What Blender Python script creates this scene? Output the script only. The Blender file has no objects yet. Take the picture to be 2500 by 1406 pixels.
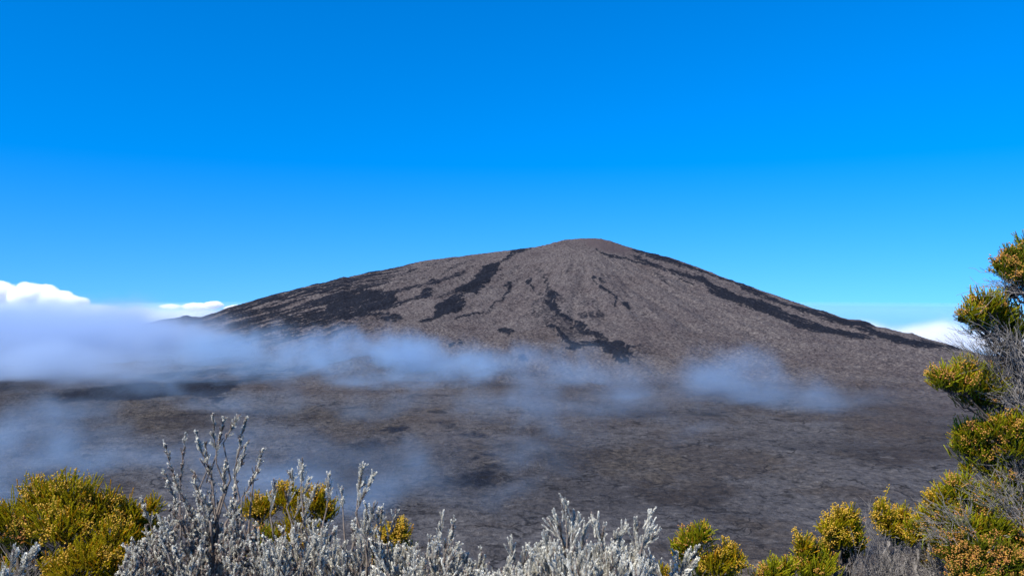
import bpy, math, random
import numpy as np
from mathutils import Vector, Matrix

# ------------------------------------------------------------------ basics
W0, H0, F0 = 2500.0, 1406.0, 1962.0      # photograph size and focal length in pixels
CX, CY = W0 / 2, H0 / 2
scene = bpy.context.scene
col = scene.collection
R = math.radians


def at(px, py, depth):
    """pixel of the photograph -> point at that depth (camera at origin looking along +Y)"""
    return np.array([(px - CX) / F0 * depth, depth, -(py - CY) / F0 * depth])


def tag(o, label=None, cat=None, group=None, kind=None):
    if label: o['label'] = label
    if cat: o['category'] = cat
    if group: o['group'] = group
    if kind: o['kind'] = kind
    return o


def mesh_obj(name, verts, faces, mats, parent=None, smooth=True, attrs=None, mat_idx=None):
    """faces: (n,4) or (n,3) int array. verts relative to the parent."""
    verts = np.asarray(verts, dtype=np.float32)
    faces = np.asarray(faces, dtype=np.int32)
    me = bpy.data.meshes.new(name)
    me.vertices.add(len(verts))
    me.vertices.foreach_set('co', verts.ravel())
    k = faces.shape[1]
    me.loops.add(faces.size)
    me.loops.foreach_set('vertex_index', faces.ravel())
    me.polygons.add(len(faces))
    me.polygons.foreach_set('loop_start', np.arange(0, faces.size, k, dtype=np.int32))
    try:
        me.polygons.foreach_set('loop_total', np.full(len(faces), k, dtype=np.int32))
    except Exception:
        pass
    me.polygons.foreach_set('use_smooth', np.full(len(faces), bool(smooth)))
    if mat_idx is not None:
        me.polygons.foreach_set('material_index', np.asarray(mat_idx, dtype=np.int32))
    me.update(calc_edges=True)
    if attrs:
        for an, (typ, arr) in attrs.items():
            a = me.attributes.new(an, typ, 'POINT')
            a.data.foreach_set('color' if typ == 'FLOAT_COLOR' else 'value', np.asarray(arr, dtype=np.float32).ravel())
    for m in (mats if isinstance(mats, (list, tuple)) else [mats]):
        me.materials.append(m)
    o = bpy.data.objects.new(name, me)
    col.objects.link(o)
    if parent: o.parent = parent
    return o


# numpy gradient noise -----------------------------------------------------
_rs = np.random.RandomState(7)
_perm = _rs.permutation(256)
_perm = np.concatenate([_perm, _perm])
_ang = _rs.rand(256) * 2 * np.pi
_gx, _gy = np.cos(_ang), np.sin(_ang)


def pnoise(x, y):
    xi = np.floor(x).astype(np.int64); yi = np.floor(y).astype(np.int64)
    xf = x - xi; yf = y - yi
    u = xf * xf * xf * (xf * (xf * 6 - 15) + 10); v = yf * yf * yf * (yf * (yf * 6 - 15) + 10)
    X = xi & 255; Y = yi & 255; X1 = (xi + 1) & 255; Y1 = (yi + 1) & 255
    def g(a, b, dx, dy):
        h = _perm[_perm[a] + b]
        return _gx[h] * dx + _gy[h] * dy
    n00 = g(X, Y, xf, yf); n10 = g(X1, Y, xf - 1, yf)
    n01 = g(X, Y1, xf, yf - 1); n11 = g(X1, Y1, xf - 1, yf - 1)
    a = n00 + u * (n10 - n00); b = n01 + u * (n11 - n01)
    return (a + v * (b - a)) * 1.5


def fbm(x, y, octs=4, gain=0.5, lac=2.03):
    s = np.zeros_like(x); a = 1.0; f = 1.0; tot = 0
    for i in range(octs):
        s += a * pnoise(x * f + 17.3 * i, y * f - 9.1 * i); tot += a
        a *= gain; f *= lac
    return s / tot


def sstep(e0, e1, x):
    t = np.clip((x - e0) / (e1 - e0), 0, 1)
    return t * t * (3 - 2 * t)


# node helpers -------------------------------------------------------------
class NT:
    def __init__(self, tree):
        self.t = tree; self.n = tree.nodes; self.l = tree.links
    def add(self, typ, **kw):
        nd = self.n.new(typ)
        for k, v in kw.items():
            if k.startswith('i_'):
                continue
            setattr(nd, k, v)
        return nd
    def link(self, a, b): self.l.new(a, b)
    def val(self, s, v):
        if isinstance(v, bpy.types.NodeSocket): self.link(v, s)
        elif v is not None: s.default_value = v
    def math(self, op, a, b=None, c=None, clamp=False):
        nd = self.add('ShaderNodeMath', operation=op, use_clamp=clamp)
        for i, v in enumerate((a, b, c)):
            self.val(nd.inputs[i], v) if v is not None else None
        return nd.outputs[0]
    def vmath(self, op, a, b=None):
        nd = self.add('ShaderNodeVectorMath', operation=op)
        self.val(nd.inputs[0], a)
        if b is not None: self.val(nd.inputs[1], b)
        return nd.outputs['Value'] if op in ('LENGTH', 'DOT_PRODUCT', 'DISTANCE') else nd.outputs[0]
    def noise(self, vec, scale, detail=3, rough=0.55, dist=0.0):
        nd = self.add('ShaderNodeTexNoise')
        if vec is not None: self.link(vec, nd.inputs['Vector'])
        nd.inputs['Scale'].default_value = scale
        nd.inputs['Detail'].default_value = detail
        nd.inputs['Roughness'].default_value = rough
        nd.inputs['Distortion'].default_value = dist
        return nd.outputs[0]
    def ramp(self, fac, stops, interp='LINEAR'):
        nd = self.add('ShaderNodeValToRGB')
        nd.color_ramp.interpolation = interp
        el = nd.color_ramp.elements
        while len(el) > 1: el.remove(el[-1])
        for i, (p, c) in enumerate(stops):
            e = el[0] if i == 0 else el.new(p)
            e.position = p
            e.color = (c[0], c[1], c[2], 1) if isinstance(c, (tuple, list)) else (c, c, c, 1)
        self.val(nd.inputs[0], fac)
        return nd.outputs[0]
    def mix(self, fac, a, b, blend='MIX'):
        nd = self.add('ShaderNodeMix', data_type='RGBA', blend_type=blend)
        self.val(nd.inputs[0], fac)
        for s, v in ((nd.inputs[6], a), (nd.inputs[7], b)):
            if isinstance(v, (tuple, list)) and len(v) == 3: v = (*v, 1)
            self.val(s, v)
        return nd.outputs[2]
    def maprange(self, v, a, b, c=0.0, d=1.0, smooth=False):
        nd = self.add('ShaderNodeMapRange')
        if smooth: nd.interpolation_type = 'SMOOTHSTEP'
        self.val(nd.inputs[0], v)
        for i, q in zip((1, 2, 3, 4), (a, b, c, d)): self.val(nd.inputs[i], q)
        return nd.outputs[0]


def new_mat(name):
    m = bpy.data.materials.new(name); m.use_nodes = True
    m.node_tree.nodes.clear()
    nt = NT(m.node_tree)
    out = nt.add('ShaderNodeOutputMaterial')
    return m, nt, out


def principled(nt, out, color, rough=0.9, spec=0.2, normal=None):
    p = nt.add('ShaderNodeBsdfPrincipled')
    if isinstance(color, (tuple, list)): color = (*color[:3], 1)
    nt.val(p.inputs['Base Color'], color)
    nt.val(p.inputs['Roughness'], rough)
    p.inputs['Specular IOR Level'].default_value = spec
    if normal is not None: nt.link(normal, p.inputs['Normal'])
    nt.link(p.outputs[0], out.inputs['Surface'])
    return p


# ------------------------------------------------------------------ render settings, camera, sun, sky
SUN_AZ, SUN_EL = R(-132), R(47)          # azimuth clockwise from the view direction (+Y)
sun_dir = Vector((math.sin(SUN_AZ) * math.cos(SUN_EL), math.cos(SUN_AZ) * math.cos(SUN_EL), math.sin(SUN_EL)))

scene.view_settings.view_transform = 'Standard'
scene.view_settings.look = 'None'
scene.view_settings.exposure = 0.75
scene.view_settings.gamma = 1.0
scene.render.engine = 'CYCLES'
cy = scene.cycles
cy.use_denoising = True
try:
    cy.denoiser = 'OPENIMAGEDENOISE'
    cy.denoising_input_passes = 'RGB_ALBEDO_NORMAL'
except Exception:
    pass
cy.max_bounces = 20
cy.diffuse_bounces = 2
cy.glossy_bounces = 1
cy.transmission_bounces = 2
cy.volume_bounces = 20
cy.transparent_max_bounces = 8
cy.volume_step_rate = 1.0
cy.volume_max_steps = 256
cy.use_adaptive_sampling = True
cy.adaptive_threshold = 0.015
cy.sample_clamp_indirect = 6

cam_d = bpy.data.cameras.new('camera')
cam_d.sensor_width = 36.0
cam_d.lens = 36.0 * F0 / W0
cam_d.clip_start = 0.05
cam_d.clip_end = 400000.0
cam_d.dof.use_dof = True
cam_d.dof.focus_distance = 12.0
cam_d.dof.aperture_fstop = cam_d.lens / 2.6
cam = bpy.data.objects.new('camera', cam_d)
cam.rotation_euler = (R(90), 0, 0)
col.objects.link(cam)
scene.camera = cam

sd = bpy.data.lights.new('sun', 'SUN')
sd.energy = 5.0
sd.angle = R(0.53)
sd.color = (1.0, 0.95, 0.87)
sun = bpy.data.objects.new('sun', sd)
sun.rotation_euler = (-sun_dir).to_track_quat('-Z', 'Y').to_euler()
sun.location = (-40, -20, 60)
col.objects.link(sun)

world = bpy.data.worlds.new('World')
scene.world = world
world.use_nodes = True
world.node_tree.nodes.clear()
nt = NT(world.node_tree)
tc = nt.add('ShaderNodeTexCoord')
sky = nt.add('ShaderNodeTexSky', sky_type='NISHITA', sun_disc=False)
sky.sun_elevation = SUN_EL
sky.sun_rotation = SUN_AZ
sky.altitude = 2200
sky.air_density = 1.0
sky.dust_density = 0.15
sky.ozone_density = 3.0
sep = nt.add('ShaderNodeSeparateXYZ'); nt.link(tc.outputs['Generated'], sep.inputs[0])
zz = nt.math('MAXIMUM', sep.outputs[2], nt.math('MULTIPLY_ADD', sep.outputs[2], 0.665, 0.122))   # clear mountain air: less pale band at the horizon
cmb = nt.add('ShaderNodeCombineXYZ')
nt.link(sep.outputs[0], cmb.inputs[0]); nt.link(sep.outputs[1], cmb.inputs[1]); nt.link(zz, cmb.inputs[2])
nrm = nt.vmath('NORMALIZE', cmb.outputs[0])
nt.link(nrm, sky.inputs['Vector'])
hs = nt.add('ShaderNodeHueSaturation')
hs.inputs['Saturation'].default_value = 1.5
hs.inputs['Value'].default_value = 1.0
nt.link(sky.outputs[0], hs.inputs['Color'])
tint = nt.mix(1.0, hs.outputs[0], (0.90, 0.96, 1.12), 'MULTIPLY')
bg = nt.add('ShaderNodeBackground')
bg.inputs['Strength'].default_value = 0.112
nt.link(tint, bg.inputs['Color'])
wo = nt.add('ShaderNodeOutputWorld')
nt.link(bg.outputs[0], wo.inputs['Surface'])
# ------------------------------------------------------------------ terrain: caldera floor + volcano
# skyline of the volcano traced in the photograph (pixels)
SKY_X = np.array([-900, -300, 0, 150, 300, 345, 385, 415, 440, 456, 470, 490, 560, 640, 700, 760, 800, 826, 838, 850, 900, 960, 1030, 1100, 1180, 1260, 1330, 1352, 1380, 1410, 1440, 1465, 1490, 1530, 1570, 1640, 1700, 1780, 1850, 1920, 1980, 2040, 2056, 2078, 2100, 2120, 2140, 2165, 2200, 2228, 2236, 2270, 2310, 2340, 2400, 2480, 2600, 3000, 3500])
SKY_Y = np.array([1010, 940, 890, 850, 815, 795, 783, 779, 775, 770, 774, 775, 752, 728, 712, 697, 688, 680, 676, 678, 665, 655, 638, 628, 618, 610, 599, 592, 585, 582.5, 581.5, 583, 588, 602, 614, 630, 652, 682, 706, 730, 750, 768, 775, 779, 779, 787, 796, 801, 811, 814, 818, 829, 840, 851, 866, 874, 880, 890, 900.])
ZF = -214.0


def crest_depth(u):
    return 2550 + 1500 * np.exp(-((u - 0.03) / 0.42) ** 2) + 450 * sstep(-0.15, -0.5, u)


def base_depth(u):
    return 1880 + 260 * sstep(-0.05, -0.45, u) - 330 * sstep(0.25, 0.55, u)


def terrain_height(u, Y):
    """u = x / depth. Real height field; the camera's eye is z = 0."""
    X = u * Y
    px = u * F0 + CX
    yc = crest_depth(u); yb = base_depth(u)
    zc = -(np.interp(px, SKY_X, SKY_Y) - CY) / F0 * yc
    zfloor = ZF + 6 * fbm(X / 420, Y / 420, 3) + np.interp(Y, [200, 700, 1100, 1900, 3000], [-6, -2, 0, 3, 8])
    t = (Y - yb) / (yc - yb)
    tc = np.clip(t, 0, 1)
    s = 0.30 * tc ** 2 + 0.70 * tc ** 1.18
    s = np.where(t > 0, s, 0)
    zfront = zfloor + (zc - zfloor) * s
    back = np.clip(Y - yc, 0, None)
    slope = 0.10 + 0.25 * sstep(0, 900, back)
    zback = zc - back * slope - 0.02 * np.minimum(back, 60)
    z = np.where(t < 1, zfront, np.maximum(zback, -2150))
    near = sstep(-0.25, 0.15, t)                     # 0 on the plain, 1 on the volcano
    calm = 1 - 0.80 * np.exp(-((t - 1) / 0.10) ** 2)  # keep the traced skyline
    # radial coordinates about the summit
    dx = X - 330; dy = Y - 4050
    phi = np.arctan2(dx, -dy); rr = np.hypot(dx, dy)
    ridge = fbm(phi * 9.0 + 3, rr / 900, 3) * 20 * sstep(150, 900, rr)
    ridge2 = fbm(phi * 34.0, rr / 500, 3) * 6 * sstep(100, 600, rr)
    gully = -2.5 * sstep(0.16, 0.0, np.abs(pnoise(phi * 9 + 0.7 * fbm(X / 500, Y / 500, 2), rr / 2200))) * sstep(200, 800, rr)
    z = z + near * calm * (1.1 * ridge + 0.55 * ridge2 + gully)
    z = z + near * calm * 11.0 * fbm(X / 110, Y / 110, 4)
    # lumpy aa lava on the slopes
    lump = 1.8 * pnoise(X / 26, Y / 26) + 2.6 * pnoise(X / 10 + 40, Y / 10) 
    z = z + near * ((0.45 + 0.55 * calm) * lump + (1 - calm) * 3.0 * fbm(X / 45, Y / 45, 3))
    # hummocky pahoehoe on the plain
    fl = (1 - near)
    hum = 3.2 * fbm(X / 70, Y / 70, 3) + 1.7 * np.abs(pnoise(X / 26, Y / 26)) + 1.0 * fbm(X / 11, Y / 11, 2) + 0.55 * np.abs(pnoise(X / 4.2, Y / 5.5))
    z = z + fl * hum
    return z, t, near, phi, rr


# outlines of dark flows / patches, plus painted shade of two hollows (photo pixels), strength, edge softness, jitter
def crop(ox, oy, k, pts): return [(ox + x / k, oy + y / k) for x, y in pts]
A = lambda *p: crop(800, 560, 2.778, p)
B = lambda *p: crop(1500, 560, 2.778, p)
C = lambda *p: crop(0, 620, 2.778, p)
D = lambda *p: crop(600, 800, 2.778, p)
POLY = [
 (A((1170,225),(1100,235),(1020,275),(985,300),(1000,325),(955,350),(950,372),(890,405),(840,440),(800,480),(730,520),(740,545),(700,580),(600,625),(640,632),(760,595),(860,560),(930,522),(937,490),(920,460),(930,430),(1010,430),(1060,390),(1110,350),(1160,290)), 1.0, 2, 5),
 (A((940,285),(880,300),(800,325),(720,345),(640,370),(560,390),(500,410),(470,442),(530,430),(600,402),(700,380),(790,348),(860,328),(940,302)), .75, 2.5, 4),
 (A((705,395),(640,405),(640,440),(540,475),(440,500),(400,540),(450,532),(560,482),(640,480),(690,470),(705,430)), .95, 2, 4),
 (A((-20,455),(60,440),(150,430),(300,420),(420,418),(485,408),(492,440),(430,500),(400,542),(330,562),(280,560),(200,600),(100,610),(-20,560)), .95, 3, 7),
 (A((300,300),(180,330),(60,370),(-40,400),(-40,425),(60,400),(190,350),(300,318)), .7, 2.5, 4),
 (A((620,215),(480,250),(330,290),(150,330),(0,380),(0,398),(150,350),(330,305),(480,265),(620,232)), .6, 2.5, 4),
 (A((1350,340),(1375,320),(1400,325),(1392,350),(1372,362),(1400,415),(1392,430),(1362,385),(1345,378)), .8, 2, 3),
 (A((1180,385),(1250,350),(1256,362),(1240,410),(1212,470),(1150,500),(1105,545),(1095,535),(1140,488),(1180,470),(1215,420),(1212,400)), .75, 2, 3),
 (A((1775,335),(1800,317),(1850,330),(1885,368),(1870,372),(1830,340),(1800,345),(1850,380),(1905,415),(1955,465),(1962,522),(1945,522),(1935,470),(1890,430),(1835,388)), .85, 1.5, 3),
 (A((1985,485),(2030,482),(2045,510),(2066,548),(2030,545),(2005,520)), .75, 2, 3),
 (A((1440,445),(1470,440),(1400,520),(1380,580),(1300,612),(1310,590),(1370,545)), .8, 4, 7),
 (A((1490,410),(1545,420),(1560,500),(1590,560),(1660,600),(1790,670),(1835,705),(1760,690),(1640,630),(1560,590),(1500,520),(1480,460)), .92, 4, 8),
 (A((1690,585),(1750,545),(1850,530),(1895,560),(1888,592),(1810,622),(1720,605)), .55, 4, 6),  # hollow in the slope, its shade painted in as medium dark
 (A((1640,485),(1720,450),(1800,460),(1825,500),(1760,530),(1690,515)), .4, 5, 6),  # second, fainter hollow with its shade painted in
 (A((1455,640),(1515,625),(1600,685),(1660,755),(1760,775),(1800,800),(1620,802),(1660,775),(1580,735),(1550,690)), 1.0, 2, 5),
 (A((1590,790),(1760,770),(1900,760),(1990,750),(2050,775),(2135,792),(2040,822),(2066,850),(2040,905),(1960,908),(1880,862),(1850,812),(1760,800),(1660,815)), .9, 3, 7),
 (A((1175,668),(1250,675),(1255,695),(1222,730),(1190,720),(1155,700)), .85, 2, 4),
 (A((800,775),(900,743),(925,760),(860,790),(830,800)), .85, 2, 4),
 (A((1295,855),(1330,845),(1375,890),(1310,895)), .8, 3, 4),
 (B((-10,170),(80,198),(180,222),(280,257),(350,280),(440,330),(510,375),(560,402),(500,352),(430,312),(360,268),(480,290),(600,330),(720,390),(800,430),(860,455),(960,468),(1080,518),(1170,568),(1260,598),(1380,640),(1500,678),(1650,708),(1770,745),(1640,742),(1500,717),(1400,702),(1320,697),(1230,662),(1150,632),(1100,602),(1020,567),(960,548),(880,522),(800,492),(720,462),(640,422),(600,377),(560,342),(470,312),(420,300),(330,285),(260,268),(170,235),(80,212),(-10,182)), .95, 2, 3.5),
 (B((100,130),(250,155),(450,220),(700,310),(1000,430),(1150,490),(1300,525),(1450,575),(1600,620),(1700,625),(1800,695),(2000,740),(2400,800),(2320,832),(2100,800),(1900,772),(1800,740),(1700,700),(1550,650),(1400,600),(1250,565),(1150,525),(1000,462),(800,372),(600,302),(400,235),(200,185),(100,155)), .8, 2.5, 4),
 (B((230,270),(300,290),(360,330),(410,390),(380,385),(320,340),(240,295)), .5, 3, 4),
 (B((1500,900),(1580,895),(1680,915),(1570,915)), .55, 3, 3),
 (B((1810,905),(1900,903),(1960,925),(1830,918)), .55, 3, 3),
 (C((300,975),(420,955),(560,905),(700,880),(870,885),(1000,880),(1110,885),(1250,850),(1500,830),(1620,820),(1850,790),(2080,770),(2080,800),(1700,850),(1620,880),(1500,975),(1100,985),(800,1000),(520,1010),(380,1000)), .80, 7, 9),
 (C((920,860),(980,810),(1150,800),(1300,790),(1460,782),(1620,762),(1820,748),(2080,752),(2080,765),(1800,780),(1500,820),(1400,825),(1150,840),(1020,862)), .75, 6, 7),
 (C((60,960),(150,945),(300,940),(520,915),(540,935),(350,960),(160,975)), .6, 5, 5),
 (A((900,195),(760,222),(700,250),(640,262),(600,290),(500,318),(520,300),(620,262),(720,225),(860,190)), .7, 2, 4),
 (A((1010,205),(940,225),(860,262),(800,300),(770,330),(760,318),(800,275),(880,230),(980,200)), .6, 2, 4),
 (A((1310,240),(1250,262),(1190,300),(1150,330),(1180,320),(1250,285),(1310,252)), .5, 2, 3),
 (A((950,320),(900,350),(890,370),(940,345)), .6, 2, 3),
 (A((930,575),(860,600),(800,625),(870,618),(980,590),(1080,560),(1060,552)), .7, 2, 4),
 (A((760,430),(820,415),(880,405),(850,440),(790,462),(720,480)), .55, 2, 4),
 (A((180,560),(330,570),(450,570),(520,600),(480,612),(360,600),(200,598)), .8, 3, 6),
 (A((1230,140),(1330,125),(1400,120),(1340,150),(1290,165),(1230,195),(1170,228),(1160,220),(1215,180)), .75, 1.5, 3),
 (A((1780,115),(1840,160),(1900,180),(1990,200),(2090,240),(2060,215),(1960,180),(1880,150)), .7, 2, 4),
 (A((2040,170),(2120,185),(2230,230),(2300,265),(2360,300),(2280,280),(2200,250),(2120,215)), .8, 2, 4),
 (A((1430,255),(1480,262),(1440,300),(1410,310)), .5, 3, 4),
 (A((1455,300),(1475,300),(1490,360),(1540,415),(1490,420),(1465,370)), .65, 4, 6),
 (A((1560,560),(1700,640),(1840,700),(1900,770),(1800,760),(1640,660)), .7, 6, 8),
 (A((1560,470),(1640,380),(1630,410),(1590,470)), .35, 3, 4),
 (A((2240,295),(2320,330),(2345,385),(2300,360)), .4, 3, 4),
 (A((1330,600),(1400,500),(1480,425),(1560,430),(1640,560),(1800,690),(1790,770),(1620,760),(1480,640),(1400,620)), .46, 16, 14),
 (A((0,330),(300,250),(620,180),(640,210),(330,330),(200,420),(0,470)), .42, 10, 10),
 (A((700,345),(900,300),(980,330),(880,400),(740,480),(560,520),(600,440)), .34, 12, 12),
 (A((1850,800),(2050,760),(2200,800),(2250,860),(2100,930),(1900,920)), .40, 14, 14),
 (B((150,200),(500,270),(900,430),(1250,580),(1100,580),(700,440),(350,300)), .40, 8, 8),
 (D((870,700),(1000,665),(1080,650),(1140,660),(1130,690),(1060,715),(880,715)), .75, 10, 12),
 (D((1240,635),(1380,640),(1480,630),(1500,645),(1420,665),(1300,660)), .7, 9, 12),
 (D((1450,905),(1560,875),(1680,890),(1750,930),(1755,1000),(1650,1060),(1500,1090),(1300,1100),(1130,1090),(1250,1010)), .68, 24, 22),
 (D((1330,690),(1600,700),(1750,760),(1700,780),(1560,760),(1400,720)), .55, 7, 10),
 (D((700,760),(900,740),(1000,770),(880,840),(720,840)), .5, 10, 12),
]
# skyline summit cone and brownish ground
BROWN = [
 (A((1690,60),(1850,62),(1950,95),(2070,140),(2100,165),(1990,170),(1880,140),(1760,105)), 1.0, 5, 4),
 (B((1590,600),(1700,615),(1760,650),(1700,665),(1610,640)), 1.0, 3, 3),
 (D((60,580),(300,520),(700,540),(1100,510),(1500,560),(1720,720),(1700,860),(1450,850),(1300,760),(900,700),(500,650),(150,660)), .8, 25, 30),
 (crop(1400, 950, 2.778, ((150,500),(500,420),(800,500),(700,620),(420,640),(220,600))), .8, 25, 30),
 (crop(1400, 950, 2.778, ((1250,520),(1450,480),(1800,500),(1800,640),(1550,680),(1350,620))), .8, 25, 30),
 (crop(1400, 950, 2.778, ((1700,200),(2100,180),(2400,240),(2400,360),(2000,330),(1800,260))), .6, 25, 30),
 (C((750,1000),(1080,990),(1200,1040),(1150,1180),(800,1230),(700,1120)), .8, 20, 25),
]


def poly_mask(px, py, polys, X, Y):
    out = np.zeros_like(px)
    for pts, amp, soft, jit in polys:
        soft = soft + 2.0; jit = jit * 1.5
        P = np.array(pts, float)
        m = soft * 2 + jit * 2 + 2
        sel = np.where((px > P[:, 0].min() - m) & (px < P[:, 0].max() + m) & (py > P[:, 1].min() - m) & (py < P[:, 1].max() + m))[0]
        if not len(sel): continue
        wx, wy = X[sel], Y[sel]
        qx = px[sel] + jit * (fbm(wx / 30, wy / 40, 4, 0.65) * 1.8)
        qy = py[sel] + jit * 0.7 * (fbm(wx / 30 + 91, wy / 40, 4, 0.65) * 1.8)
        qx = qx + jit * 1.2 * pnoise(wx / 110, wy / 150); qy = qy + jit * 0.9 * pnoise(wx / 100 + 31, wy / 140)
        d2 = np.full(len(sel), 1e9); inside = np.zeros(len(sel), bool)
        for (x0, y0), (x1, y1) in zip(P, np.roll(P, -1, 0)):
            ex, ey = x1 - x0, y1 - y0
            tt = np.clip(((qx - x0) * ex + (qy - y0) * ey) / (ex * ex + ey * ey + 1e-9), 0, 1)
            d2 = np.minimum(d2, (qx - x0 - tt * ex) ** 2 + (qy - y0 - tt * ey) ** 2)
            c = ((y0 > qy) != (y1 > qy)) & (qx < (x1 - x0) * (qy - y0) / (y1 - y0 + 1e-9) + x0)
            inside ^= c
        d = np.sqrt(d2) * np.where(inside, 1, -1)
        out[sel] = np.maximum(out[sel], amp * sstep(-soft, soft, d))
    return out


us = np.concatenate([-np.geomspace(3.2, 0.84, 60, endpoint=False), np.linspace(-0.84, 0.84, 1470), np.geomspace(0.84, 3.2, 61)[1:]])
NU = len(us)
# rows: fine where the ground is seen at a grazing angle
rows = np.concatenate([
    1.0 / np.linspace(1 / 330.0, 1 / 1650.0, 430, endpoint=False),
    np.linspace(1650, 4120, 560, endpoint=False),
    np.geomspace(4120, 9000, 70)])
NV = len(rows)
U, V = np.meshgrid(us, rows)
# let the dense rows follow the crest of each direction
yc_all = crest_depth(U)
Yd = np.where(V <= 1650, V, np.where(V <= 4120, 1650 + (V - 1650) * (yc_all + 25 - 1650) / (4120 - 1650), yc_all + 25 + (V - 4120)))
Z, T, NEAR, PHI, RR = terrain_height(U.ravel(), Yd.ravel())
uf = U.ravel(); yf = Yd.ravel(); xf = uf * yf
pxv = uf * F0 + CX; pyv = -Z / yf * F0 + CY
HALO = [(p, a * 0.42, s_ + 9, j + 8) for p, a, s_, j in POLY if a >= .55]
flow = np.maximum(poly_mask(pxv, pyv, POLY, xf, yf), poly_mask(pxv, pyv, HALO, xf, yf) * sstep(-0.25, 0.25, fbm(PHI * 40, RR / 260, 4, 0.6))) * (T < 1.02)
# streaky dark flows over the whole left flank
streak = fbm(PHI * 42 + 0.8 * fbm(xf / 160, yf / 160, 2), RR / 420 + 5, 4, 0.62) + 0.35 * fbm(xf / 60, yf / 60, 2)
left = sstep(1180, 760, pxv + 0.9 * (pyv - 700)) * (NEAR > 0.6) * sstep(0.15, 0.4, T)
flow = np.maximum(flow, left * sstep(-0.30, 0.12, streak) * 0.95)
brown = poly_mask(pxv, pyv, BROWN, xf, yf)
Z = Z + 2.5 * sstep(0.3, 0.8, flow) * NEAR
tend = fbm(PHI * 95 + 1.5 * fbm(xf / 120, yf / 120, 2), RR / 230, 3, 0.6)
flow = flow * (1 - 0.75 * sstep(0.18, 0.42, tend) * (NEAR > 0.5))
flow = np.maximum(flow, (NEAR > 0.6) * sstep(0.30, 0.50, T) * sstep(1.0, 0.93, T) * sstep(0.14, 0.44, streak) * 0.38)
blend = sstep(-0.50, 0.45, T + 0.30 * fbm(xf / 260, yf / 260, 4))
colr = np.stack([flow, NEAR, brown, blend], 1)
verts = np.stack([xf, yf, Z], 1)
ii, jj = np.meshgrid(np.arange(NV - 1), np.arange(NU - 1), indexing='ij')
a = (ii * NU + jj).ravel()
quads = np.stack([a, a + 1, a + 1 + NU, a + NU], 1)

# terrain material
m_ter, nt, out = new_mat('lava_ground')
geo = nt.add('ShaderNodeNewGeometry')
pos = geo.outputs['Position']
att = nt.add('ShaderNodeAttribute', attribute_name='ground_kind')
sp = nt.add('ShaderNodeSeparateColor'); nt.link(att.outputs['Color'], sp.inputs[0])
a_flow, a_near, a_brown = sp.outputs[0], att.outputs['Alpha'], sp.outputs[2]
pos2 = nt.vmath('MULTIPLY', pos, (1, 1, 0.6))
n_fine = nt.noise(pos2, 1 / 7.0, 4, 0.75)
n_mid = nt.noise(pos2, 1 / 13.0, 4, 0.66)
n_pl = nt.noise(pos, 1 / 8.0, 6, 0.78)
n_big = nt.noise(pos2, 1 / 160.0, 5, 0.62)
n_huge = nt.noise(pos2, 1 / 520.0, 3, 0.5)
# slope: clinkery, heath-speckled lava
sp_col = nt.ramp(n_fine, [(0.33, (0.045, 0.036, 0.034)), (0.44, (0.140, 0.112, 0.102)), (0.54, (0.200, 0.163, 0.142)), (0.66, (0.30, 0.250, 0.205))])
sp_col = nt.mix(nt.maprange(n_mid, 0.49, 0.58), sp_col, nt.mix(1.0, sp_col, (0.58, 0.56, 0.59), 'MULTIPLY'))
sp_col = nt.mix(nt.maprange(n_big, 0.42, 0.72), sp_col, nt.mix(1.0, sp_col, (0.72, 0.68, 0.70), 'MULTIPLY'))
# plain: grey pahoehoe with brown ground
pl_col = nt.ramp(n_pl, [(0.36, (0.036, 0.034, 0.036)), (0.45, (0.078, 0.073, 0.074)), (0.55, (0.108, 0.101, 0.100)), (0.66, (0.170, 0.158, 0.153))])
pl_col = nt.mix(nt.maprange(n_big, 0.48, 0.56), pl_col, nt.mix(1.0, pl_col, (0.70, 0.64, 0.59), 'MULTIPLY'))
pl_col = nt.mix(nt.maprange(n_huge, 0.46, 0.55), pl_col, nt.mix(1.0, pl_col, (0.66, 0.65, 0.66), 'MULTIPLY'))
pitn = nt.noise(nt.vmath('MULTIPLY', pos, (0.55, 1, 1)), 1 / 15.0, 4, 0.7)
pl_col = nt.mix(nt.math('MULTIPLY', nt.maprange(pitn, 0.59, 0.66), 0.80), pl_col, (0.022, 0.021, 0.023))
pl_col = nt.mix(nt.math('MULTIPLY', nt.maprange(pitn, 0.40, 0.31), 0.5), pl_col, (0.19, 0.178, 0.170))
pl_br = nt.ramp(n_pl, [(0.37, (0.024, 0.020, 0.017)), (0.48, (0.068, 0.056, 0.046)), (0.62, (0.150, 0.126, 0.098))])
bm = nt.math('MULTIPLY', a_brown, nt.maprange(n_big, 0.30, 0.60))
pl_col = nt.mix(bm, pl_col, pl_br)
sp_col = nt.mix(nt.math('MULTIPLY', a_brown, 0.8), sp_col, (0.118, 0.084, 0.078))
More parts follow.
